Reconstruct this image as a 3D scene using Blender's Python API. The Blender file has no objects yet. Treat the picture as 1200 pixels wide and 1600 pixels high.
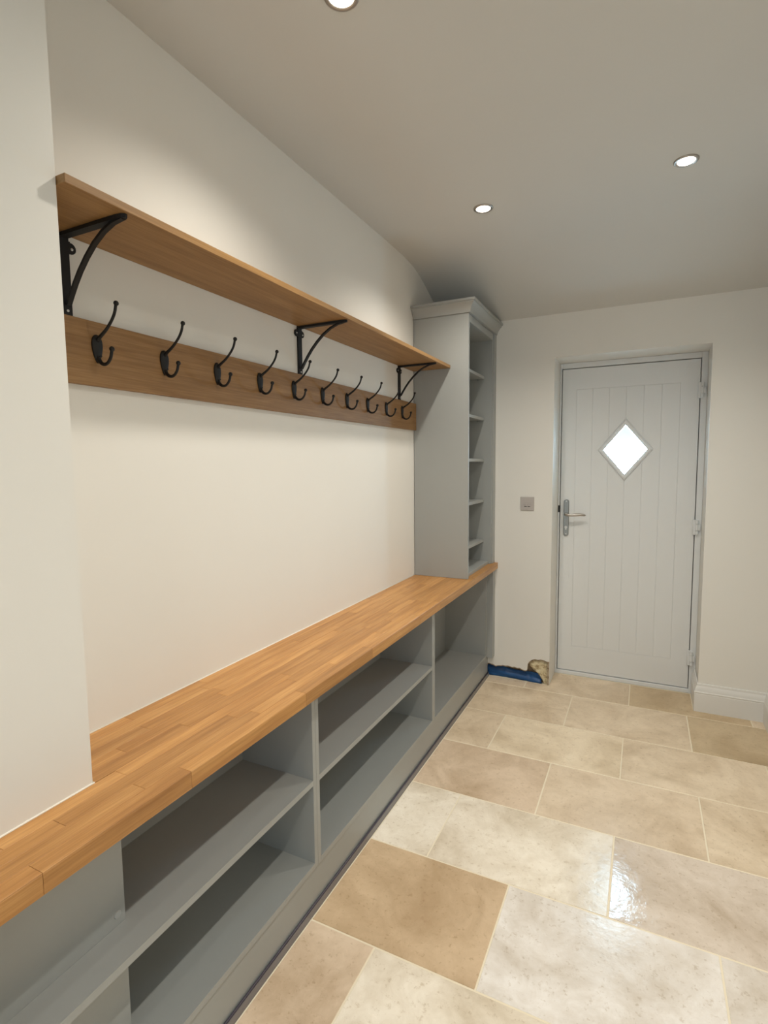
import bpy, bmesh, math, random
from mathutils import Vector, Matrix, noise
random.seed(7)
S = bpy.context.scene
COL = S.collection

# ---------------------------------------------------------------- camera
CAM = Vector((1.207, 0.0, 1.4307))
PITCH, YAW, ROLL, FPX = -0.0886, 0.4562, -0.0099, 828.77
d = Vector((-math.sin(YAW)*math.cos(PITCH), math.cos(YAW)*math.cos(PITCH), math.sin(PITCH)))
rt = Vector((math.cos(YAW), math.sin(YAW), 0)); up = rt.cross(d)
r2 = rt*math.cos(ROLL)+up*math.sin(ROLL); u2 = -rt*math.sin(ROLL)+up*math.cos(ROLL)
cd = bpy.data.cameras.new('camera'); cam = bpy.data.objects.new('camera', cd); COL.objects.link(cam)
cam.matrix_world = Matrix(((r2.x, u2.x, -d.x, CAM.x), (r2.y, u2.y, -d.y, CAM.y), (r2.z, u2.z, -d.z, CAM.z), (0, 0, 0, 1)))
cd.sensor_fit = 'VERTICAL'; cd.sensor_height = 36.0; cd.lens = FPX/1600*36.0; cd.clip_start = 0.02
S.camera = cam

# ---------------------------------------------------------------- world, exposure, big lights
w = bpy.data.worlds.new('daylight'); S.world = w; w.use_nodes = True
w.node_tree.nodes['Background'].inputs[0].default_value = (0.62, 0.82, 1.0, 1)
w.node_tree.nodes['Background'].inputs[1].default_value = 2.0
S.view_settings.view_transform = 'Standard'; S.view_settings.look = 'None'
S.view_settings.gamma = 1.0; S.view_settings.use_curve_mapping = False
S.view_settings.exposure = 0.0
SPOT_W = 36.5; SPOT_COL = (1.0, 0.945, 0.845); SPOT_ANG = 138
DIAMOND_W = 13.0; BACK_W = 5.0

def area(name, loc, rot, sx, sy, power, col):
    l = bpy.data.lights.new(name, 'AREA'); l.shape = 'RECTANGLE'; l.size = sx; l.size_y = sy
    l.energy = power; l.color = col
    o = bpy.data.objects.new(name, l); COL.objects.link(o); o.location = loc; o.rotation_euler = rot
    return o
# daylight that comes through the diamond pane of the far door (light sits outside the door)
area('daylight_behind_door_pane', (1.093, 3.80, 1.511), (math.radians(-90), math.radians(45), 0), 0.25, 0.25, DIAMOND_W, (0.62, 0.82, 1.0))
# cool daylight fill added behind the camera, outside an assumed opening
area('added_rear_daylight_fill', (1.05, -2.52, 1.25), (math.radians(84), 0, 0), 1.2, 1.2, BACK_W, (0.62, 0.81, 1.0))

# ---------------------------------------------------------------- dimensions
L = 3.442; H = 0.780; TH = 0.0386; W = 0.3542; PX = 0.2015; PY = 0.671; YT = 2.859; RW = 1.850
CEIL = 2.560

# ---------------------------------------------------------------- materials
def new_mat(name):
    m = bpy.data.materials.new(name); m.use_nodes = True
    nt = m.node_tree; b = nt.nodes['Principled BSDF']
    return m, nt, b
def N(nt, t, **kw):
    n = nt.nodes.new(t)
    for k, v in kw.items(): setattr(n, k, v)
    return n
def coords(nt, scale=(1, 1, 1), rnd=False):
    tc = N(nt, 'ShaderNodeTexCoord'); mp = N(nt, 'ShaderNodeMapping')
    nt.links.new(tc.outputs['Object'], mp.inputs['Vector']); mp.inputs['Scale'].default_value = scale
    if rnd:
        oi = N(nt, 'ShaderNodeObjectInfo'); ml = N(nt, 'ShaderNodeMath', operation='MULTIPLY'); ml.inputs[1].default_value = 37.0
        nt.links.new(oi.outputs['Random'], ml.inputs[0]); nt.links.new(ml.outputs[0], mp.inputs['Location'])
    return mp
def noise_n(nt, mp, scale, detail=4, rough=0.5):
    n = N(nt, 'ShaderNodeTexNoise'); n.inputs['Scale'].default_value = scale
    n.inputs['Detail'].default_value = detail; n.inputs['Roughness'].default_value = rough
    nt.links.new(mp.outputs[0], n.inputs['Vector']); return n
def ramp(nt, src, stops):
    r = N(nt, 'ShaderNodeValToRGB'); e = r.color_ramp.elements
    while len(e) < len(stops): e.new(0.5)
    for i, (p, c) in enumerate(stops): e[i].position = p; e[i].color = (*c, 1)
    nt.links.new(src, r.inputs[0]); return r
def bump(nt, b, src, strength, dist=0.001):
    bp = N(nt, 'ShaderNodeBump'); bp.inputs['Strength'].default_value = strength; bp.inputs['Distance'].default_value = dist
    nt.links.new(src, bp.inputs['Height']); nt.links.new(bp.outputs[0], b.inputs['Normal']); return bp
def mixc(nt, fac, a, c, mode='MIX'):
    m = N(nt, 'ShaderNodeMix', data_type='RGBA', blend_type=mode)
    if isinstance(fac, float): m.inputs[0].default_value = fac
    else: nt.links.new(fac, m.inputs[0])
    for i, s in ((6, a), (7, c)):
        if isinstance(s, tuple): m.inputs[i].default_value = (*s, 1)
        else: nt.links.new(s, m.inputs[i])
    return m.outputs[2]

def plaster(name, c, rough=0.85):
    m, nt, b = new_mat(name); mp = coords(nt)
    n = noise_n(nt, mp, 3.0, 3); r = ramp(nt, n.outputs[0], [(0.3, tuple(x*0.985 for x in c)), (0.7, c)])
    nt.links.new(r.outputs[0], b.inputs['Base Color']); b.inputs['Roughness'].default_value = rough
    n2 = noise_n(nt, mp, 160.0, 2); bump(nt, b, n2.outputs[0], 0.12, 0.0006); return m
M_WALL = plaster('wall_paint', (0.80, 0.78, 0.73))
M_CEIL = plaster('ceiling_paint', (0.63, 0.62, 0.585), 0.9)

def paint(name, c, rough=0.42, grain=0.0):
    m, nt, b = new_mat(name); b.inputs['Base Color'].default_value = (*c, 1); b.inputs['Roughness'].default_value = rough
    mp = coords(nt, (1, 1, 1)); n = noise_n(nt, mp, 220.0, 2); bump(nt, b, n.outputs[0], 0.05, 0.0005)
    if grain:
        mp2 = coords(nt, (140, 140, 5)); n3 = noise_n(nt, mp2, 1.0, 4, 0.6)
        bump(nt, b, n3.outputs[0], grain, 0.0012)
    return m
M_UNIT = paint('grey_unit_paint', (0.36, 0.37, 0.357), 0.40)
M_SKIRT = paint('white_satin_trim', (0.76, 0.75, 0.72), 0.35)
M_DOOR = paint('white_grained_door', (0.76, 0.77, 0.765), 0.40, 0.45)
M_FRAME = paint('white_upvc', (0.74, 0.755, 0.755), 0.30)

def oak(name, dark, mid, light, rough=0.38, bands=False):
    m, nt, b = new_mat(name)
    mp = coords(nt, (26, 1.6, 26), True); n = noise_n(nt, mp, 1.6, 6, 0.62)
    mp2 = coords(nt, (260, 7, 260), True); n2 = noise_n(nt, mp2, 1.0, 3, 0.6)
    r = ramp(nt, n.outputs[0], [(0.28, dark), (0.5, mid), (0.72, light)])
    r2 = ramp(nt, n2.outputs[0], [(0.42, (0.80, 0.76, 0.70)), (0.62, (1, 1, 1))])
    c = mixc(nt, 0.75, r.outputs[0], r2.outputs[0], 'MULTIPLY')
    oi = N(nt, 'ShaderNodeObjectInfo'); c = mixc(nt, 1.0, c, oi.outputs['Color'], 'MULTIPLY')
    nt.links.new(c, b.inputs['Base Color']); b.inputs['Roughness'].default_value = rough
    bump(nt, b, n2.outputs[0], 0.08, 0.0004); return m
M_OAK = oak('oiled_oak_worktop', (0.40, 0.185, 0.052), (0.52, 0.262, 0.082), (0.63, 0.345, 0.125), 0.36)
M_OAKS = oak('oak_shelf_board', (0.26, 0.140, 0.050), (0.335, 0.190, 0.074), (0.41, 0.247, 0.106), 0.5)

def stone():
    m, nt, b = new_mat('travertine')
    oi = N(nt, 'ShaderNodeObjectInfo')
    mp = coords(nt, (1, 1, 1), True)
    n1 = noise_n(nt, mp, 3.2, 5, 0.6); n2 = noise_n(nt, mp, 14, 8, 0.72); n3 = noise_n(nt, mp, 60, 6, 0.7)
    n1.inputs['Distortion'].default_value = 0.8; n2.inputs['Distortion'].default_value = 0.6
    r1 = ramp(nt, n1.outputs[0], [(0.34, (0.84, 0.80, 0.74)), (0.60, (1.10, 1.11, 1.12))])
    r2 = ramp(nt, n2.outputs[0], [(0.32, (0.90, 0.87, 0.83)), (0.62, (1.04, 1.04, 1.04))])
    r3 = ramp(nt, n3.outputs[0], [(0.33, (0.72, 0.66, 0.58)), (0.43, (1, 1, 1)), (0.66, (1, 1, 1)), (0.74, (1.12, 1.12, 1.12))])
    c = mixc(nt, 1.0, oi.outputs['Color'], r1.outputs[0], 'MULTIPLY')
    c = mixc(nt, 0.85, c, r2.outputs[0], 'MULTIPLY'); c = mixc(nt, 0.7, c, r3.outputs[0], 'MULTIPLY')
    nt.links.new(c, b.inputs['Base Color'])
    # honed stone: alpha of the object colour is the roughness of that slab
    rr = N(nt, 'ShaderNodeMath', operation='MULTIPLY_ADD'); nt.links.new(n2.outputs[0], rr.inputs[0]); rr.inputs[1].default_value = 0.25
    nt.links.new(oi.outputs['Alpha'], rr.inputs[2]); nt.links.new(rr.outputs[0], b.inputs['Roughness'])
    mp2 = coords(nt, (1, 1, 1), True); nb = noise_n(nt, mp2, 34, 4, 0.55)
    bump(nt, b, nb.outputs[0], 0.42, 0.0020)
    return m
M_STONE = stone()
M_GROUT = plaster('cream_grout', (0.84, 0.75, 0.58), 0.8)

def simple(name, c, rough=0.5, metal=0.0, emit=None):
    m, nt, b = new_mat(name); b.inputs['Base Color'].default_value = (*c, 1)
    b.inputs['Roughness'].default_value = rough; b.inputs['Metallic'].default_value = metal
    mp = coords(nt); n = noise_n(nt, mp, 90.0, 2); bump(nt, b, n.outputs[0], 0.04, 0.0004)
    if emit: b.inputs['Emission Color'].default_value = (*emit[:3], 1); b.inputs['Emission Strength'].default_value = emit[3]
    return m
M_IRON = simple('black_iron', (0.0015, 0.0011, 0.0011), 0.6)
M_STEEL = simple('screw_steel', (0.66, 0.66, 0.64), 0.38, 0.6)
M_SATIN = simple('satin_chrome', (0.34, 0.35, 0.34), 0.38, 0.9)
M_CHROME = simple('polished_chrome', (0.50, 0.46, 0.42), 0.28, 1.0)
M_NICKEL = simple('brushed_nickel_bezel', (0.42, 0.39, 0.36), 0.32, 0.9)
M_BULB = simple('lit_lamp_glass', (1, 1, 1), 0.5, 0.0, (1.0, 0.90, 0.74, 14.0))
M_DARK = simple('dark_gap_and_shadow', (0.02, 0.02, 0.02), 0.7)
M_SWITCH = simple('pale_metal_faceplate', (0.50, 0.46, 0.43), 0.35, 0.35)
M_ROCK = simple('pale_rocker', (0.44, 0.40, 0.38), 0.4)
M_BEAD = simple('cream_sealant', (0.86, 0.80, 0.70), 0.35)
M_SEAL = simple('grey_plastic_seal', (0.20, 0.19, 0.19), 0.22)
M_SEALD = simple('dark_purple_grey_seal_lip', (0.05, 0.042, 0.06), 0.34)
M_CAP = simple('grey_cap', (0.40, 0.41, 0.40), 0.4)

def membrane():
    m, nt, b = new_mat('blue_membrane'); mp = coords(nt, (3, 1, 14))
    n = noise_n(nt, mp, 2.2, 4); r = ramp(nt, n.outputs[0], [(0.3, (0.018, 0.10, 0.30)), (0.7, (0.05, 0.20, 0.52))])
    nt.links.new(r.outputs[0], b.inputs['Base Color']); b.inputs['Roughness'].default_value = 0.35; return m
M_BLUE = membrane()
def crumble(name, a, c):
    m, nt, b = new_mat(name); mp = coords(nt)
    n = noise_n(nt, mp, 38, 6, 0.7); r = ramp(nt, n.outputs[0], [(0.36, a), (0.52, c)])
    nt.links.new(r.outputs[0], b.inputs['Base Color']); b.inputs['Roughness'].default_value = 0.9
    n2 = noise_n(nt, mp, 90, 4); bump(nt, b, n2.outputs[0], 0.6, 0.004); return m
M_FOAM = crumble('crumbly_filler', (0.30, 0.20, 0.09), (0.74, 0.64, 0.42))
M_MASON = crumble('bare_masonry', (0.055, 0.035, 0.02), (0.24, 0.17, 0.10))
M_RAW = crumble('broken_plaster', (0.20, 0.14, 0.08), (0.46, 0.37, 0.26))

def glass():
    m = bpy.data.materials.new('door_glass'); m.use_nodes = True; nt = m.node_tree; nt.nodes.clear()
    out = N(nt, 'ShaderNodeOutputMaterial'); mx = N(nt, 'ShaderNodeMixShader'); tr = N(nt, 'ShaderNodeBsdfTransparent')
    gl = N(nt, 'ShaderNodeBsdfGlossy'); gl.inputs['Roughness'].default_value = 0.08
    tr.inputs[0].default_value = (0.88, 0.97, 1.0, 1); mx.inputs[0].default_value = 0.07
    nt.links.new(tr.outputs[0], mx.inputs[1]); nt.links.new(gl.outputs[0], mx.inputs[2]); nt.links.new(mx.outputs[0], out.inputs[0])
    return m
M_GLASS = glass()

# ---------------------------------------------------------------- helpers
def bx(bm, x0, x1, y0, y1, z0, z1, bev=0.0):
    vs = [bm.verts.new(p) for p in ((x0, y0, z0), (x1, y0, z0), (x1, y1, z0), (x0, y1, z0), (x0, y0, z1), (x1, y0, z1), (x1, y1, z1), (x0, y1, z1))]
    fs = [bm.faces.new([vs[i] for i in f]) for f in ((0, 3, 2, 1), (4, 5, 6, 7), (0, 1, 5, 4), (1, 2, 6, 5), (2, 3, 7, 6), (3, 0, 4, 7))]
    if bev:
        es = list({e for f in fs for e in f.edges})
        bmesh.ops.bevel(bm, geom=es, offset=bev, segments=1, affect='EDGES')
def prism(bm, loops, axis, a, b, bev=0.0):
    """2D outline (first loop) with holes (other loops), extruded along axis from a to b."""
    def P(u, v, t):
        return (t, u, v) if axis == 0 else ((u, t, v) if axis == 1 else (u, v, t))
    if len(loops) == 1:
        vs = [bm.verts.new(P(u, v, a)) for u, v in loops[0]]; fs = [bm.faces.new(vs)]
    else:
        edges = []
        for lp in loops:
            vs = [bm.verts.new(P(u, v, a)) for u, v in lp]
            for i in range(len(vs)): edges.append(bm.edges.new((vs[i], vs[(i+1) % len(vs)])))
        g = bmesh.ops.triangle_fill(bm, edges=edges, use_beauty=True)
        fs = [f for f in g['geom'] if isinstance(f, bmesh.types.BMFace)]
    ext = bmesh.ops.extrude_face_region(bm, geom=fs, use_keep_orig=True)
    off = [0, 0, 0]; off[axis] = b-a
    nv = [v for v in ext['geom'] if isinstance(v, bmesh.types.BMVert)]
    bmesh.ops.translate(bm, vec=off, verts=nv)
    bmesh.ops.recalc_face_normals(bm, faces=bm.faces)
    if bev:
        far = [e for e in bm.edges if e.verts[0] in nv and e.verts[1] in nv and len(e.link_faces) == 2 and e.calc_face_angle(0) > 0.5]
        bmesh.ops.bevel(bm, geom=far, offset=bev, segments=1, affect='EDGES')
def tube(bm, pts, rad, n=10, sx=1.0, sy=1.0, cap=True):
    pts = [Vector(p) for p in pts]
    if not isinstance(rad, (list, tuple)): rad = [rad]*len(pts)
    rings = []; ref = None
    for i, p in enumerate(pts):
        t = (pts[min(i+1, len(pts)-1)]-pts[max(i-1, 0)]).normalized()
        if ref is None: ref = Vector((0, 1, 0)) if abs(t.y) < 0.9 else Vector((1, 0, 0))
        a = (ref-t*ref.dot(t)).normalized(); ref = a; b = t.cross(a)
        rings.append([bm.verts.new(p+a*math.cos(2*math.pi*k/n)*rad[i]*sx+b*math.sin(2*math.pi*k/n)*rad[i]*sy) for k in range(n)])
    for i in range(len(rings)-1):
        for k in range(n): bm.faces.new((rings[i][k], rings[i][(k+1) % n], rings[i+1][(k+1) % n], rings[i+1][k]))
    if cap: bm.faces.new(rings[0][::-1]); bm.faces.new(rings[-1])
def strip(bm, pts, hw, th):
    """flat bar of width 2*hw along y, thickness th, following pts in the xz plane"""
    pts = [Vector((p[0], 0, p[1])) for p in pts]; rings = []
    for i, p in enumerate(pts):
        t = (pts[min(i+1, len(pts)-1)]-pts[max(i-1, 0)]).normalized(); n = Vector((-t.z, 0, t.x))
        h = hw[i] if isinstance(hw, list) else hw
        rings.append([bm.verts.new(p+n*a*th/2+Vector((0, b*h, 0))) for a, b in ((-1, -1), (-1, 1), (1, 1), (1, -1))])
    for i in range(len(rings)-1):
        for k in range(4): bm.faces.new((rings[i][k], rings[i][(k+1) % 4], rings[i+1][(k+1) % 4], rings[i+1][k]))
    bm.faces.new(rings[0][::-1]); bm.faces.new(rings[-1])
def lathe(bm, prof, centre, axis='z', n=32):
    """prof: (radius, height) pairs; closed at radius 0"""
    rings = []; c = Vector(centre)
    for r, h in prof:
        ring = []
        for k in range(n if r > 1e-6 else 1):
            a = 2*math.pi*k/n; u, v = r*math.cos(a), r*math.sin(a)
            ring.append(bm.verts.new(c+(Vector((u, v, h)) if axis == 'z' else (Vector((h, u, v)) if axis == 'x' else Vector((u, h, v))))))
        rings.append(ring)
    for a, b in zip(rings, rings[1:]):
        if len(a) == 1 and len(b) == 1: continue
        for k in range(n):
            q = [a[k % len(a)], a[(k+1) % len(a)], b[(k+1) % len(b)], b[k % len(b)]]
            u = []
            for v in q:
                if v not in u: u.append(v)
            if len(u) > 2: bm.faces.new(u)
def sphere(bm, c, r, n=8):
    lathe(bm, [(r*math.sin(math.pi*i/n), -r*math.cos(math.pi*i/n)) for i in range(n+1)], c, 'z', 12)
def empty(name, loc, label=None, cat=None, group=None):
    o = bpy.data.objects.new(name, None); COL.objects.link(o); o.location = loc; o.empty_display_size = 0.05
    return tag(o, label, cat, group)
def tag(o, label=None, cat=None, group=None, kind=None):
    if label: o['label'] = label
    if cat: o['category'] = cat
    if group: o['group'] = group
    if kind: o['kind'] = kind
    return o
WL = {}
def mk(name, bm, mat, parent=None, smooth=False, colour=None, origin=None, local=False):
    """geometry is given in world coordinates unless local; the origin goes to the box centre"""
    bmesh.ops.recalc_face_normals(bm, faces=bm.faces)
    if origin is None and not local:
        xs = [v.co for v in bm.verts]
        origin = Vector([(min(c[i] for c in xs)+max(c[i] for c in xs))/2 for i in range(3)])
    if local: origin = Vector((0, 0, 0))
    origin = Vector(origin)
    bmesh.ops.translate(bm, vec=-origin, verts=bm.verts)
    me = bpy.data.meshes.new(name); bm.to_mesh(me); bm.free()
    if smooth:
        for p in me.polygons: p.use_smooth = True
    me.materials.append(mat)
    o = bpy.data.objects.new(name, me); COL.objects.link(o)
    if parent is not None:
        pw = WL.get(parent.name, parent.location.copy()); o.parent = parent; o.location = origin if local else origin-pw
        WL[o.name] = pw+o.location
    else:
        o.location = origin; WL[o.name] = origin
    if colour: o.color = colour
    return o
def B(): return bmesh.new()
def box(name, mat, parent, *a, bev=0.0, **kw):
    bm = B(); bx(bm, *a, bev=bev); return mk(name, bm, mat, parent, **kw)
def soften(o, ang=40):
    for p in o.data.polygons: p.use_smooth = True
    o.data.set_sharp_from_angle(angle=math.radians(ang)); return o
def copy_tree(o, parent=None):
    c = o.copy(); COL.objects.link(c); c.parent = parent
    for ch in list(o.children): copy_tree(ch, c)
    return c

# ================================================================ SETTING
# floor: grout bed with stone tiles as parts
fl = box('floor', M_GROUT, None, -0.25, 2.0, -2.6, 3.80, -0.06, -0.0012); tag(fl, 'cream honed stone tiled floor', kind='structure')
TAN = (0.67, 0.53, 0.39, .20); MID = (0.73, 0.605, 0.45, .22); LITE = (0.84, 0.765, 0.645, .10); GREY = (0.81, 0.765, 0.715, .08)
DK = (0.56, 0.44, 0.285, .30); GLOSS = (0.66, 0.57, 0.48, .01)
x_l = 0.3045; x_r = RW-0.002; G = 0.0027
def tile(poly, col, hz=0.0):
    bm = B(); prism(bm, [poly], 2, -0.012, hz, 0.0012)
    o = mk('tile', bm, M_STONE, fl, colour=col); return o
rows = [(-2.6, None)]
ys = [3.340, 2.922, 2.523, 2.109, 1.700, 1.293, 0.884]
yy = 0.884
while yy > -2.5: yy -= 0.409; ys.append(yy)
tones = {0: {0.850-0.61: MID, 0.850: MID, 1.465: DK}, 1: {-0.07: MID, 0.537: (0.78, .66, .49, .2), 1.158: MID}, 2: {0.236: TAN, 0.846: (0.69, .56, .41, .22), 1.452: MID},
         3: {-0.08: LITE, 0.533: LITE, 1.146: GLOSS}, 4: {0.225: (0.60, .445, .285, .30), 0.834: GREY, 1.442: GREY}, 5: {-0.08: TAN, 0.528: LITE, 1.138: LITE}}
bases = [0.850, 0.537, 0.846, 0.533, 0.834, 0.528]
for i in range(len(ys)-1):
    y1, y0 = ys[i], ys[i+1]
    b0 = bases[i] if i < len(bases) else (0.834 if i % 2 == 0 else 0.528)
    tn = list(tones.get(i, {}).items())
    for k in range(-2, 3):
        xa, xb = b0+0.6115*k, b0+0.6115*(k+1)
        ca = max(xa+G, x_l); cb = min(xb-G, x_r)
        if cb-ca < 0.02: continue
        col = None
        for kx, cc in tn:
            if abs(kx-xa) < 0.05: col = cc
        if col is None: col = random.choice([MID, LITE, TAN, GREY])
        tile([(ca, y0+G), (cb, y0+G), (cb, y1-G), (ca, y1-G)], col, random.uniform(-0.0004, 0.0004))
# last row by the far wall, running into the doorway
y0 = 3.340+G
tile([(x_l, y0), (0.552-G, y0), (0.552-G, L-.001), (x_l, L-.001)], MID)
tile([(0.552+G, y0), (1.164-G, y0), (1.164-G, 3.672), (0.695, 3.672), (0.695, L-.001), (0.552+G, L-.001)], MID)
tile([(1.164+G, y0), (1.776-G, y0), (1.776-G, L-.001), (1.500, L-.001), (1.500, 3.672), (1.164+G, 3.672)], (0.60, .47, .305, .30))
tile([(1.776+G, y0), (x_r, y0), (x_r, L-.001), (1.776+G, L-.001)], MID)

# ceiling with its soft sloping end, extruded across the room
prof = [(-2.6, CEIL), (2.55, CEIL), (2.75, 2.556), (2.88, 2.542), (2.98, 2.515), (3.08, 2.478), (3.20, 2.428), (3.32, 2.378), (3.40, 2.348), (L+.03, 2.322), (L+.03, 2.66), (-2.6, 2.66)]
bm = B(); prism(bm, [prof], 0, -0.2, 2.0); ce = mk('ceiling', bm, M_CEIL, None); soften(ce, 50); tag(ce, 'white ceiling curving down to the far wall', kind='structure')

# left wall: recess behind the bench plus the projecting pier near the camera
bm = B(); prism(bm, [[(-0.2, -2.6), (PX, -2.6), (PX, PY), (0, PY), (0, L+.36), (-0.2, L+.36)]], 2, -0.05, 2.60)
piers = [e for e in bm.edges if abs(e.verts[0].co.x-PX) < 1e-4 and abs(e.verts[1].co.x-PX) < 1e-4 and abs(e.verts[0].co.y-PY) < 1e-4 and abs(e.verts[1].co.y-PY) < 1e-4]
bmesh.ops.bevel(bm, geom=piers, offset=0.003, segments=2, affect='EDGES')
tag(soften(mk('wall_left', bm, M_WALL, None)), 'cream painted wall with projecting pier at the near end', kind='structure')
tag(box('wall_right', M_WALL, None, RW, 2.0, -2.6, L, -0.05, 2.60), 'cream painted right-hand wall', kind='structure')
# unseen wall behind the camera, with an opening made for the added fill light
bm = B(); prism(bm, [[(PX+.002, -0.05), (RW-.002, -0.05), (RW-.002, 2.60), (PX+.002, 2.60)], [(0.45, 0.60), (1.65, 0.60), (1.65, 1.90), (0.45, 1.90)]], 1, -2.40, -2.30)
tag(mk('wall_front', bm, M_WALL, None), kind='structure')

# far wall: plaster face with broken-out foot, thick reveal round the door
FX0, FX1, FZ = 0.6931, 1.5205, 2.075
jag = [(0.283, 0), (0.283, 0.084), (0.299, 0.088), (0.325, 0.084), (0.347, 0.076), (0.362, 0.081), (0.380, 0.083), (0.392, 0.088), (0.412, 0.086), (0.425, 0.090), (0.455, 0.084), (0.470, 0.089), (0.487, 0.083),
       (0.505, 0.086), (0.520, 0.079), (0.538, 0.074), (0.552, 0.078), (0.553, 0.100), (0.556, 0.120), (0.566, 0.138), (0.579, 0.149), (0.592, 0.157), (0.606, 0.161), (0.622, 0.158), (0.640, 0.164), (0.658, 0.161), (0.672, 0.157), (0.6865, 0.150), (0.6865, 0)]
outer = [(0.002, 0)]+jag+[(FX0, 0), (FX0, FZ), (FX1, FZ), (FX1, 0), (RW+.1, 0), (RW+.1, 2.60), (0.002, 2.60)]
bm = B(); prism(bm, [outer], 1, L, L+0.045)
prism(bm, [[(0.002, 0), (FX0, 0), (FX0, FZ), (FX1+.004, FZ), (FX1+.004, 0), (RW+.1, 0), (RW+.1, 2.60), (0.002, 2.60)]], 1, L+0.0451, L+0.355)
wb = tag(mk('wall_back', bm, M_WALL, None), 'cream end wall around the white door, plaster broken out at its foot', kind='structure')
# exposed stuff in the broken foot
bm = B()
nx, nz = 22, 8
g = [[bm.verts.new((0.281+0.404*i/nx, L+0.036+0.006*noise.noise(Vector((i*.7, j*.9, 3))), 0.0+0.168*j/nz)) for j in range(nz+1)] for i in range(nx+1)]
for i in range(nx):
    for j in range(nz): bm.faces.new((g[i][j], g[i+1][j], g[i+1][j+1], g[i][j+1]))
tag(mk('exposed_masonry', bm, M_MASON, wb), 'dark bare masonry inside the hole')
bm = B(); nx, nz = 34, 8
g = []
for i in range(nx+1):
    u = i/nx; x = 0.283+0.362*u; top = 0.066+0.004*math.sin(u*9)-0.02*max(0, u-.75)*4*0.25-0.006*u
    col = []
    for j in range(nz+1):
        v = j/nz; z = 0.001+top*v*(1-0.25*max(0, u-.93)/.07)
        y = L+0.012+0.016*v+0.006*math.sin(v*7+u*5)+0.004*noise.noise(Vector((u*16, v*4, 0)))
        col.append(bm.verts.new((x+(0.008*math.sin(j*2.1) if i == nx else 0), y, z)))
    g.append(col)
for i in range(nx):
    for j in range(nz): bm.faces.new((g[i][j], g[i+1][j], g[i+1][j+1], g[i][j+1]))
bmesh.ops.solidify(bm, geom=list(bm.faces), thickness=0.0012)
tag(mk('damp_membrane', bm, M_BLUE, wb, smooth=True), 'crumpled blue plastic damp membrane at the wall foot')
LZ = [(0.0, .655), (.02, .646), (.04, .633), (.06, .616), (.08, .588), (.10, .563), (.12, .559), (.14, .570), (.152, .592), (.160, .615)]
def lump_left(z):
    for (za, xa), (zb, xb) in zip(LZ, LZ[1:]):
        if z <= zb: return xa+(xb-xa)*(z-za)/(zb-za)
    return LZ[-1][1]
bm = B(); nx, nz = 22, 30; g = []
for i in range(nx+1):
    col = []
    for j in range(nz+1):
        z = 0.001+0.157*j/nz; u = i/nx; x0_ = lump_left(z)+0.006*noise.noise(Vector((3, z*70, 1))); x = x0_+(0.6845-x0_)*u
        ed = min(1, u/.18, (1-u)/.12+.25, (1-j/nz)/.12); nn = noise.noise(Vector((x*38, z*38, 5)))*.008+noise.noise(Vector((x*110, z*110, 9)))*.005
        col.append(bm.verts.new((x, L+0.032-0.020*math.sqrt(max(0, ed))+nn*(.4+.6*ed), z)))
    g.append(col)
for i in range(nx):
    for j in range(nz): bm.faces.new((g[i][j], g[i+1][j], g[i+1][j+1], g[i][j+1]))
tag(mk('crumbled_filler', bm, M_FOAM, wb, smooth=True), 'cream crumbling filler lump beside the membrane')
bm = B()
nzz = 16
pts = [(0.6835-0.005*abs(noise.noise(Vector((0, 0, k*.9))))-0.002, 0.155*k/nzz) for k in range(nzz+1)]
prism(bm, [[(0.6925, 0.0), (0.6925, 0.155)]+[(px_, z_) for px_, z_ in reversed(pts)]], 1, L-0.0015, L+0.030)
tag(mk('broken_plaster_edge', bm, M_RAW, wb), 'brown raw plaster edge beside the doorway')
bm = B()  # ragged lip of the plaster above the hole
for (xa, za), (xb, zb_) in zip(jag[1:-1], jag[2:-1]):
    if abs(xb-xa) < 0.004: continue
    vs = [(xa, za), (xb, zb_), (xb, zb_-0.006-0.004*random.random()), (xa, za-0.006-0.003*random.random())]
    prism(bm, [vs], 1, L+0.004, L+0.034)
mk('plaster_lip', bm, M_RAW, wb)

# baseboards with mitred moulded profile
SKP = [(0, 0), (0.018, 0), (0.018, 0.104), (0.0165, 0.107), (0.0185, 0.111), (0.0185, 0.116), (0.016, 0.119), (0.0145, 0.130), (0.012, 0.141), (0.0075, 0.150), (0.0075, 0.155), (0.006, 0.162), (0, 0.163)]
def sweep(bm, path, prof, segs):
    P = [Vector(p) for p in path]; off = []
    for i in range(len(P)):
        ns = []
        for a, b in ((i-1, i), (i, i+1)):
            if a >= 0 and b < len(P):
                t = (P[b]-P[a]).normalized(); ns.append(Vector((t.y, -t.x)))
        m = sum(ns, Vector((0, 0)))
        if len(ns) == 2: m = m/(1+ns[0].dot(ns[1]))
        off.append(m)
    for s in segs:
        rr = [[bm.verts.new((P[i].x+off[i].x*dd, P[i].y+off[i].y*dd, z)) for dd, z in prof] for i in (s, s+1)]
        n = len(prof)
        for k in range(n): bm.faces.new((rr[0][k], rr[0][(k+1) % n], rr[1][(k+1) % n], rr[1][k]))
        bm.faces.new(rr[0]); bm.faces.new(rr[1][::-1])
pth = [(RW, -2.28), (RW, L), (FX1, L), (FX1+.002, L+0.232)]
pth_in = [tuple(p) for p in pth]
SK = [(-a, z) for a, z in SKP]
bm = B(); sweep(bm, pth_in, SK, [0]); bmesh.ops.recalc_face_normals(bm, faces=bm.faces)
tag(soften(mk('baseboard_right', bm, M_SKIRT, None), 25), kind='structure')
bm = B(); sweep(bm, pth_in, SK, [1, 2]); bmesh.ops.recalc_face_normals(bm, faces=bm.faces)
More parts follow.
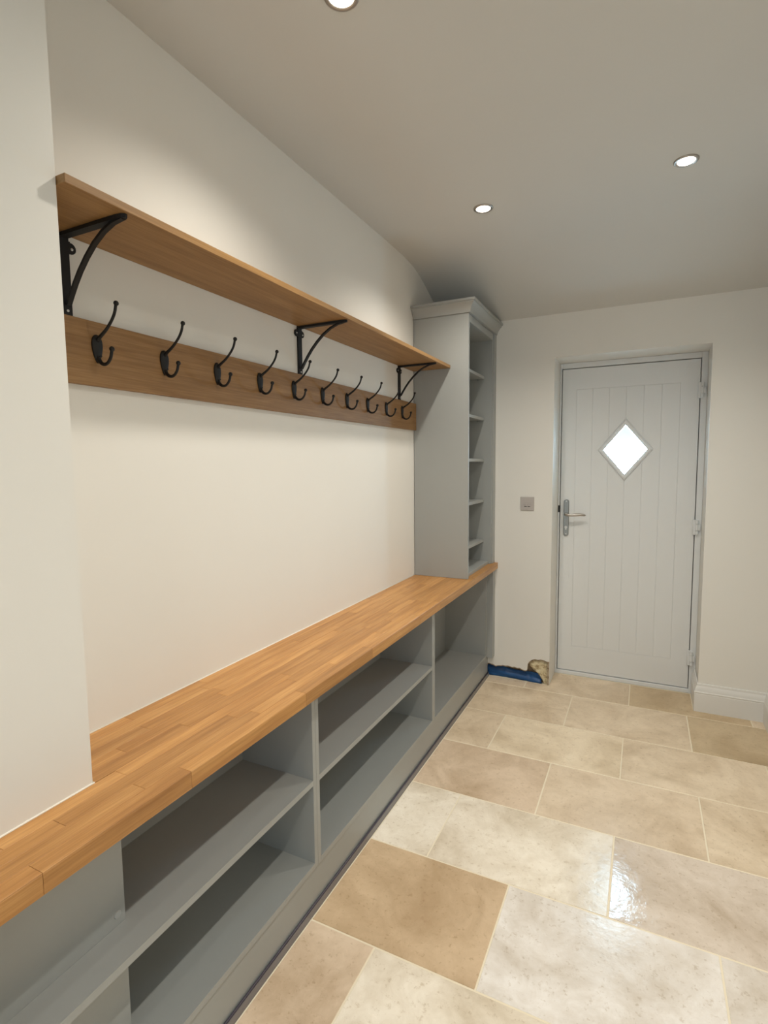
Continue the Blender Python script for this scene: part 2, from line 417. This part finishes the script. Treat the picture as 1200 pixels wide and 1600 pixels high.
tag(soften(mk('baseboard_back', bm, M_SKIRT, None), 25), 'white moulded baseboard right of the door, returning into the reveal', kind='structure')

# ---------------------------------------------------------------- door
DX0, DX1, DZ0, DZ1 = 0.7085, 1.4875, 0.029, 2.037; DY = L+0.250
CX, CZ = 1.0925, 1.511; HW, HH = 0.156, 0.192
def dia(w, h): return [(CX, CZ-h), (CX+w, CZ), (CX, CZ+h), (CX-w, CZ)]
bm = B(); prism(bm, [[(DX0, DZ0), (DX1, DZ0), (DX1, DZ1), (DX0, DZ1)], dia(HW-.030, HH-.037)], 1, DY+0.0025, DY+0.046)
door = tag(mk('door_1', bm, M_DOOR, None), 'white boarded door with a diamond pane', kind='structure')
BX0, BX1, BZ0, BZ1 = 0.797, 1.388, 0.200, 1.905
bm = B(); prism(bm, [[(DX0, DZ0), (DX1, DZ0), (DX1, DZ1), (DX0, DZ1)], [(BX0, BZ0), (BX1, BZ0), (BX1, BZ1), (BX0, BZ1)]], 1, DY+0.0024, DY, 0.0010)
mk('door_surround', bm, M_DOOR, door)
nb = 6; bw = (BX1-BX0)/nb
def zlo(x): return CZ-(HH+.003)*(1-abs(x-CX)/(HW+.003))
def zhi(x): return CZ+(HH+.003)*(1-abs(x-CX)/(HW+.003))
for i in range(nb):
    a, b = BX0+bw*i+.0006, BX0+bw*(i+1)-.0006; z0, z1 = BZ0+.0008, BZ1-.0008
    hwd = HW+.003; polys = []
    ina, inb = abs(a-CX) < hwd, abs(b-CX) < hwd
    if not ina and not inb: polys = [[(a, z0), (b, z0), (b, z1), (a, z1)]]
    elif ina and inb:
        polys = [[(a, z0), (b, z0), (b, zlo(b)), (a, zlo(a))], [(a, zhi(a)), (b, zhi(b)), (b, z1), (a, z1)]]
    elif inb: polys = [[(a, z0), (b, z0), (b, zlo(b)), (CX-hwd, CZ), (b, zhi(b)), (b, z1), (a, z1)]]
    else: polys = [[(b, z1), (a, z1), (a, zhi(a)), (CX+hwd, CZ), (a, zlo(a)), (a, z0), (b, z0)]]
    bm = B()
    for p in polys: prism(bm, [p], 1, DY+0.0024, DY+0.0004, 0.0014)
    mk('board', bm, M_DOOR, door)
bm = B()   # bevelled diamond bead standing proud of the door face
lo, lb, lc, li = dia(HW, HH), dia(HW-.010, HH-.012), dia(HW-.030, HH-.037), dia(HW-.034, HH-.042)
rings = [[bm.verts.new((x, y, z)) for x, z in lp] for lp, y in ((lo, DY+.002), (lo, DY-.006), (lb, DY-.011), (lc, DY-.008), (li, DY+.0115))]
for r0, r1 in zip(rings, rings[1:]):
    for k in range(4): bm.faces.new((r0[k], r0[(k+1) % 4], r1[(k+1) % 4], r1[k]))
mk('glazing_bead', bm, M_FRAME, door)
bm = B(); prism(bm, [dia(HW-.0305, HH-.0377)], 1, DY+.012, DY+.018)
tag(mk('pane', bm, M_GLASS, door), 'bright diamond glass pane')
# frame
bm = B(); Fy0, Fy1 = DY-0.010, DY+0.07
FXO = FX1+0.0035
bx(bm, FX0+.001, DX0-.004, Fy0, Fy1, 0.0, FZ-.001, .0015); bx(bm, DX1+.004, FXO, Fy0, Fy1, 0.0, FZ-.001, .0015)
bx(bm, DX0-.0045, DX1+.0045, Fy0, Fy1, DZ1+.004, FZ-.001, .0015); bx(bm, DX0-.0045, DX1+.0045, Fy0, Fy1, 0.0, DZ0-.004, .0015)
mk('door_frame', bm, M_FRAME, door)
bm = B(); prism(bm, [[(DX0-.006, DZ0-.006), (DX1+.006, DZ0-.006), (DX1+.006, DZ1+.006), (DX0-.006, DZ1+.006)], [(DX0+.004, DZ0+.004), (DX1-.004, DZ0+.004), (DX1-.004, DZ1-.004), (DX0+.004, DZ1-.004)]], 1, DY+.047, DY+.055)
tag(mk('weather_seal', bm, M_DARK, door), 'dark rubber seal showing in the gap')
# hinges
for zc in (1.852, 1.037, 0.225):
    bm = B(); x = DX1+.004
    bx(bm, x-.014, x+.004, DY-.014, DY-.002, zc-.047, zc+.047, .002)
    for a, b in ((-.043, -.021), (-.019, .019), (.021, .043)): 
        lathe(bm, [(0, a), (.0085, a), (.0085, b), (0, b)], (x+.008, DY-.020, zc), 'z', 14)
    bx(bm, x+.010, x+.026, DY-.022, DY-.010, zc-.020, zc+.020, .002)
    soften(mk('hinge', bm, M_FRAME, door))
# handle
hx = 0.748
def capsule(hx, zc, hh, r, n=10):
    return [(hx+r*math.cos(a), zc+hh-r+r*math.sin(a)) for a in [math.pi*k/n for k in range(n+1)]]+[(hx+r*math.cos(a), zc-hh+r+r*math.sin(a)) for a in [math.pi+math.pi*k/n for k in range(n+1)]]
bm = B(); prism(bm, [capsule(hx, 1.069, 0.122, 0.0165)], 1, DY, DY-0.011, .003)
hd = tag(soften(mk('door_handle', bm, M_SATIN, door)), 'satin metal lever handle on a long backplate')
bm = B(); tube(bm, [(hx, DY-.010, 1.093), (hx, DY-.045, 1.093), (hx+.004, DY-.052, 1.093), (hx+.012, DY-.055, 1.092), (hx+.03, DY-.055, 1.090), (hx+.06, DY-.055, 1.093), (hx+.09, DY-.053, 1.096), (hx+.118, DY-.047, 1.093), (hx+.124, DY-.044, 1.092)],
     [.010, .009, .009, .009, .008, .0095, .0095, .007, .003], 12)
mk('lever', bm, M_CHROME, hd, smooth=True)
bm = B(); prism(bm, [capsule(hx, 1.002, 0.014, 0.005)], 1, DY-.011, DY-0.014, .001); lathe(bm, [(0, -.0005), (.008, -.0005), (.009, 0.001), (0, .001)], (hx, DY-.0125, 1.006), 'y', 20)
mk('lock_cylinder', bm, M_STEEL, hd)
for zc in (1.178, 0.962):
    bm = B(); lathe(bm, [(0, -.0015), (.004, -.001), (.0045, .001)], (hx, DY-.0112, zc), 'y', 12); mk('screw', bm, M_STEEL, hd)
bm = B(); bx(bm, DX0-.012, DX0-.001, DY-.0125, DY-.004, 1.105, 1.150, .001); tag(mk('strike_keep', bm, M_DARK, door), 'small dark strike keep on the frame')

# ================================================================ WORKTOP (oak staves)
wt = empty('worktop', (0.17, 1.5, H-TH), 'long oak stave worktop over the grey open units', 'worktop')
gapj = 0.00025
tint_pool = [(1.0, 1.0, 1.0), (0.93, 0.90, 0.86), (1.07, 1.06, 1.05), (0.97, 0.95, 0.92), (1.04, 1.03, 1.0), (0.87, 0.84, 0.80), (1.10, 1.10, 1.10)]
for r in range(9):
    xa = 0.04*r*1.0075 if r < 5 else PX+(r-5)*0.03818; xb = 0.04*(r+1)*1.0075 if r < 4 else (PX if r == 4 else PX+(r-4)*0.03818)
    if r == 0: xa = 0.0015
    ya = PY+0.0015 if r < 5 else -0.60
    y = ya; end = L-0.0015; first = True
    while y < end-1e-4:
        ln_ = random.choice([0.24, 0.33, 0.42, 0.50, 0.58, 0.66])*random.uniform(0.9, 1.1)
        if first: ln_ *= random.uniform(0.35, 1.0); first = False
        y2 = y+ln_
        if end-y2 < 0.16: y2 = end
        bm = B(); bx(bm, xa+gapj+(0.0015 if r == 5 and y < PY else 0), xb-gapj, y+gapj, y2-gapj, H-TH, H, bev=0.0004)
        if r == 8:
            ed = [e for e in bm.edges if all(v.co.x > xb-gapj-.001 and v.co.z > H-.001 for v in e.verts) and abs(e.verts[0].co.y-e.verts[1].co.y) > .01]
            bmesh.ops.bevel(bm, geom=ed, offset=0.0022, segments=2, affect='EDGES')
        t = random.choice(tint_pool); s = random.uniform(.96, 1.04)
        mk('stave', bm, M_OAK, wt, colour=(t[0]*s, t[1]*s, t[2]*s, 1)); y = y2
bm = B()  # sealant line along wall, pier and tall unit
r_ = 0.0022
tube(bm, [(r_, PY+.002, H+.0005), (r_, YT-.002, H+.0005)], r_, 6)
tube(bm, [(PX+.001, -0.6, H+.0005), (PX+.001, PY+.001, H+.0005), (0.0, PY+.0018, H+.0005)], r_, 6)
tag(mk('sealant_bead', bm, M_BEAD, wt, smooth=True), 'thin pale sealant line against the wall')

# ================================================================ BASE UNITS
UF, BB = 0.296, 0.0104; ZB = 0.1598; T = 0.018; ZM = 0.4382; MT = 0.018; ZT = H-TH-0.001
def base_unit(y0, y1, label, mid=True, pier=False):
    e = empty('open_cabinet', ((UF)/2, (y0+y1)/2, 0.142), label, 'cabinet', 'grey open base cabinets under the bench')
    yb = 0.0
    def shelf_poly(z0, z1, name, front):
        bm = B()
        if pier: prism(bm, [[(0.2075, y0+T), (front, y0+T), (front, y1-T), (BB, y1-T), (BB, 0.7215), (0.2075, 0.7215)]], 2, z0, z1)
        else: bx(bm, BB, front, y0+T, y1-T, z0, z1)
        return mk(name, bm, M_UNIT, e)
    if pier:
        box('side_panel', M_UNIT, e, 0.2030, UF, y0, y0+T, ZB-T, ZT)
    else:
        box('side_panel', M_UNIT, e, BB-.007, UF, y0+.0004, y0+T, ZB-T, ZT, bev=.0008)
    box('side_panel', M_UNIT, e, BB-.007, UF, y1-T, y1-.0004, ZB-T, ZT, bev=.0008)
    bm = B()
    if pier:
        bx(bm, BB-.006, BB, 0.7215, y1-T, ZB-T, ZT)
        bx(bm, 0.2030, 0.2070, y0+T, 0.7215, ZB-T, ZT); bx(bm, BB, 0.2029, 0.7170, 0.7210, ZB-T, ZT)
    else: bx(bm, BB-.006, BB, y0+T, y1-T, ZB-T, ZT)
    mk('back_panel', bm, M_UNIT, e)
    shelf_poly(ZB-T, ZB, 'bottom_panel', UF)
    if mid: shelf_poly(ZM-MT, ZM, 'shelf', UF-.0005)
    # top rails under the worktop
    return e
a = base_unit(0.300, 1.348, 'grey open base cabinet nearest the camera, boxed round the wall pier', pier=True)
bm = B(); lathe(bm, [(0, .0022), (.0075, .0020), (.0085, 0)], (0.2070, 0.703, 0.463), 'x', 18); tag(mk('screw_cap', bm, M_CAP, a), 'small round screw cap')
base_unit(1.348, 2.398, 'grey two-tier open base cabinet in the middle of the bench run')
base_unit(2.398, 3.390, 'grey open base cabinet without middle shelf, under the tall shelving', mid=False)
pl = empty('plinth', (0.290, 1.85, 0.0), 'long grey plinth board under the open cabinets with a dark seal at the floor', 'plinth')
box('plinth_board', M_UNIT, pl, 0.272, 0.2900, 0.300, L-.002, 0.003, 0.1412, bev=.001)
bm = B(); prism(bm, [[(0.2903, 0.0006), (0.3015, 0.0006), (0.2990, 0.0215), (0.2903, 0.0215)]], 1, 0.300, L-.004); tag(mk('plinth_seal', bm, M_SEAL, pl), 'grey plastic floor seal strip')
bm = B(); tube(bm, [(0.2955, 0.300, 0.0240), (0.2955, L-.004, 0.0240)], 0.0034, 8); tag(mk('seal_lip', bm, M_SEALD, pl, smooth=True), 'dark glossy lip of the seal')
bm = B(); bx(bm, 0.262, 0.3360, 3.3905, L-.001, 0.1425, ZT, .0008)
tag(mk('filler_panel', bm, M_UNIT, None), 'narrow grey upright filler closing the base cabinets to the end wall', 'panel')

# ================================================================ TALL SHELF UNIT
tu = empty('tall_shelf_unit', (0.165, 3.12, H), 'tall narrow grey shelving tower with cornice on the far worktop end', 'shelf unit')
TF, TT = 0.327, 2.247
box('side_panel', M_UNIT, tu, 0.003, TF, YT, YT+T, H+.0006, TT, bev=.0008)
box('side_panel', M_UNIT, tu, 0.003, TF-.004, 3.372, 3.390, H+.0006, TT, bev=.0008)
box('filler_strip', M_UNIT, tu, TF-.05, TF+.005, 3.3905, L-.001, H+.0006, TT, bev=.0008)
box('back_panel', M_UNIT, tu, 0.003, 0.009, YT+T, 3.372, H+.0006, TT)
box('bottom_panel', M_UNIT, tu, 0.009, 0.309, YT+T, 3.372, H+.0006, H+.0190, bev=.0008)
box('top_panel', M_UNIT, tu, 0.009, TF-.020, YT+T, 3.372, 2.205, 2.223)
box('top_rail', M_UNIT, tu, TF-.020, TF-.002, YT+T, 3.372, 2.205, TT-.0005, bev=.001)
for z in (1.985, 1.724, 1.463, 1.202, 0.941):
    box('shelf', M_UNIT, tu, 0.009, 0.273, YT+T+.001, 3.371, z-.018, z, bev=.0008)
    bm = B(); lathe(bm, [(0, -.010), (.0045, -.010), (.0045, 0), (0, 0)], (0.235, 3.366, z-.0225), 'y', 10); mk('shelf_pin', bm, M_SATIN, tu)
    bm = B(); lathe(bm, [(0, -.010), (.0045, -.010), (.0045, 0), (0, 0)], (0.060, 3.366, z-.0225), 'y', 10); mk('shelf_pin', bm, M_SATIN, tu)
CP = [(0, 0.0), (0.007, 0.0), (0.0085, 0.006), (0.010, 0.014), (0.016, 0.026), (0.026, 0.040), (0.036, 0.048), (0.036, 0.053), (0.0425, 0.055), (0.0425, 0.066), (0, 0.066)]
bm = B(); sweep(bm, [(0.003, YT), (TF+.003, YT), (TF+.003, L-.001)], [(a, z+2.2485) for a, z in CP], [0, 1])
soften(mk('cornice', bm, M_UNIT, tu), 30)
bm = B(); bx(bm, 0.003, TF+.003, YT+.0005, L-.001, 2.2475, 2.2640); mk('cornice_base', bm, M_UNIT, tu)

# ================================================================ OAK SHELF, BRACKETS, HOOK BOARD, HOOKS
ZS, TS, SX = 1.9777, 0.0170, 0.2231
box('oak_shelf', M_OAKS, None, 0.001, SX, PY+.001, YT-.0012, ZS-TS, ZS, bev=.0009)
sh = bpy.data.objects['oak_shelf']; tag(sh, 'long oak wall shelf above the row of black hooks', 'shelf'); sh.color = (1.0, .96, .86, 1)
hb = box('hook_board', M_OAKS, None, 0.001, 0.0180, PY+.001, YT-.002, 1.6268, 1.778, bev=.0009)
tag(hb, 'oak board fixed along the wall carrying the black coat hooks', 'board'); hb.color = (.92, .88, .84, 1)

zt = ZS-TS-.0006
def bracket(y, label):
    e = empty('shelf_bracket', (0.001, y, 1.7785), label, 'bracket', 'black iron brackets under the oak shelf')
    z0 = 1.7785
    def P(p): return [(a-0.001, b-z0) for a, b in p]
    bm = B(); strip(bm, P([(0.0035, 1.7792), (0.0035, zt)]), 0.0120, 0.007)
    mk('upright', bm, M_IRON, e, local=True)
    bm = B(); strip(bm, P([(0.001, zt-.004), (0.150, zt-.004), (0.190, zt-.004), (0.206, zt-.004), (0.215, zt-.0045)]), [0.0095, 0.0095, 0.009, 0.007, 0.003], 0.008)
    mk('shelf_arm', bm, M_IRON, e, local=True)
    pa = [(0.205, zt-.006), (0.175, zt-.010), (0.143, zt-.022), (0.112, zt-.041), (0.084, zt-.065), (0.060, zt-.090), (0.041, zt-.114), (0.026, zt-.136), (0.012, zt-.158)]
    bm = B(); strip(bm, P(pa), 0.0055, 0.0062); soften(mk('brace', bm, M_IRON, e, local=True), 30)
    bm = B()
    for s in (-1, 1): lathe(bm, [(0, 0.0), (.0125, 0.0), (.0125, .0035), (.011, .005), (0, .005)], (0.0, s*0.0185, 1.934-z0), 'x', 18)
    bx(bm, 0.0, 0.0045, -0.0165, 0.0165, 1.921-z0, 1.948-z0)
    mk('fixing_ears', bm, M_IRON, e, local=True)
    for yy_, zz_ in ((-.0195, 1.934), (.0195, 1.932), (0, 1.790)):
        bm = B(); lathe(bm, [(0.0032, 0.0), (0.0030, 0.0012), (0.0018, 0.0020), (0, .0022)], (0.0048+(.0022 if yy_ == 0 else .0), yy_, zz_-z0), 'x', 12)
        tag(mk('screw', bm, M_STEEL, e, local=True), 'small bright screw head')
    return e
b1 = bracket(0.808, 'black iron shelf bracket nearest the pier at the left end')
for y, l in ((1.731, 'black iron shelf bracket at the middle of the oak shelf'), (2.655, 'black iron shelf bracket beside the tall shelf unit')):
    c = copy_tree(b1); c.location.y = y; c['label'] = l

def catmull(p, n=5):
    P = [Vector((a, 0, b)) for a, b in p]; P = [P[0]*2-P[1]]+P+[P[-1]*2-P[-2]]; out = []
    for i in range(1, len(P)-2):
        for k in range(n):
            t = k/n; out.append(0.5*((2*P[i])+(-P[i-1]+P[i+1])*t+(2*P[i-1]-5*P[i]+4*P[i+1]-P[i+2])*t*t+(-P[i-1]+3*P[i]-3*P[i+1]+P[i+2])*t**3))
    out.append(P[-2]); return out
def coat_hook():
    e = empty('coat_hook', (0.0182, 0.868, 1.715))
    # tapered oval back plate, domed
    bm = B(); n = 28; rings = []
    for s, xx in ((1.0, 0.0), (1.0, 0.0022), (0.88, 0.0045), (0.55, 0.0062), (0.2, 0.0068)):
        ring = []
        for k in range(n):
            a = 2*math.pi*k/n; z = 0.0335*math.cos(a); wv = (0.0135+0.0048*math.cos(a))*math.sin(a)
            ring.append(bm.verts.new((xx, wv*s, z*s-0.001)))
        rings.append(ring)
    for r0, r1 in zip(rings, rings[1:]):
        for k in range(n): bm.faces.new((r0[k], r0[(k+1) % n], r1[(k+1) % n], r1[k]))
    bm.faces.new(rings[-1]); bm.faces.new(rings[0][::-1])
    mk('back_plate', bm, M_IRON, e, smooth=True, local=True)
    bm = B(); p = catmull([(0.003, 0.018), (0.014, 0.0265), (0.036, 0.0400), (0.057, 0.0590), (0.069, 0.0760), (0.0745, 0.0935)])
    m = len(p); tube(bm, p, [0.0048-0.0014*min(1, i/(m*.5)) for i in range(m)], 10); sphere(bm, (0.0755, 0, 0.0955), 0.0060)
    mk('upper_prong', bm, M_IRON, e, smooth=True, local=True)
    bm = B(); p = catmull([(0.003, -0.021), (0.009, -0.031), (0.021, -0.0385), (0.035, -0.0370), (0.047, -0.0255), (0.0528, -0.0085)])
    m = len(p); tube(bm, p, [0.0054-0.0018*min(1, i/(m*.6)) for i in range(m)], 10); sphere(bm, (0.0530, 0, -0.0060), 0.0062)
    mk('lower_prong', bm, M_IRON, e, smooth=True, local=True)
    for z in (0.017, -0.017):
        bm = B(); lathe(bm, [(0.0032, 0.0), (0.0030, 0.0012), (0, .0015)], (0.0052, 0.0055, z), 'x', 10)
        mk('screw', bm, M_IRON, e, local=True)
    return e
h0 = coat_hook()
HOOKS = [(0.868, 'black double coat hook nearest the pier, first from the left'), (1.067, 'black double coat hook second from the left on the oak board'),
 (1.268, 'black double coat hook third from the left on the oak board'), (1.470, 'black double coat hook just before the middle bracket, fourth from the left'),
 (1.666, 'black double coat hook overlapping the foot of the middle bracket'), (1.863, 'black double coat hook just past the middle bracket, sixth from the left'),
 (2.061, 'black double coat hook seventh from the left on the oak board'), (2.256, 'black double coat hook eighth from the left, third from the tall unit'),
 (2.458, 'black double coat hook just left of the far bracket, second from the tall unit'), (2.656, 'black double coat hook nearest the tall unit, at the far bracket')]
for i, (y, l) in enumerate(HOOKS):
    o = h0 if i == 0 else copy_tree(h0)
    o.location = (0.0182, y, 1.715); tag(o, l, 'hook', 'black coat hooks on the oak board')

# ================================================================ WALL SWITCH
sw = empty('wall_switch', (0.540, L, 1.175), 'small square pale metal faceplate on the wall left of the door', 'switch')
box('faceplate', M_SWITCH, sw, 0.4974, 0.5834, L-.0065, L-.0004, 1.1318, 1.2178, bev=.002)
for cx in (0.5295, 0.5515):
    bm = B(); bx(bm, cx-.0085, cx+.0085, L-.0085, L-.0060, 1.158, 1.179, .001); r0 = mk('rocker', bm, M_ROCK, sw)
    bm = B(); bx(bm, cx-.0075, cx+.0075, L-.0080, L-.0064, 1.1555, 1.1578); tag(mk('rocker_shadow', bm, M_DARK, sw), 'dark strip standing in for the shadow under the rocker')  # shadow below each rocker, built as a dark strip

# ================================================================ DOWNLIGHTS
def downlight(x, y, label):
    e = empty('downlight', (x, y, CEIL), label, 'ceiling light', 'recessed ceiling downlights')
    bm = B(); lathe(bm, [(0.0300, -.0005), (0.0300, -.0018), (0.0330, -.0050), (0.0400, -.0050), (0.0430, -.0028), (0.0432, -.0002)], (0, 0, 0), 'z', 40)
    soften(mk('bezel', bm, M_NICKEL, e, local=True), 60)
    bm = B(); lathe(bm, [(0, -.0095), (0.014, -.0088), (0.024, -.0066), (0.0298, -.0034), (0.0298, -.0003)], (0, 0, 0), 'z', 32)
    tag(mk('lamp_glass', bm, M_BULB, e, smooth=True, local=True), 'glowing warm white lamp')
    l = bpy.data.lights.new('downlight_beam', 'SPOT'); l.energy = SPOT_W; l.color = SPOT_COL; l.spot_size = math.radians(SPOT_ANG); l.spot_blend = 1.0; l.shadow_soft_size = 0.022
    o = bpy.data.objects.new('downlight_beam', l); COL.objects.link(o); o.parent = e; o.location = (0, 0, -0.030)
    return e
for x, y, l in ((0.515, 1.204, 'lit recessed downlight above the near bench, cut by the picture top'),
                (0.530, 2.410, 'lit recessed downlight above the far end of the bench'),
                (1.313, 2.395, 'lit recessed downlight on the right, in front of the door'),
                (1.310, 1.195, 'lit recessed downlight above and just right of the camera view'),
                (1.310, 0.000, 'lit recessed downlight above the viewer'),
                (1.000, -1.300, 'lit recessed downlight at the back of the room behind the viewer')):
    downlight(x, y, l)
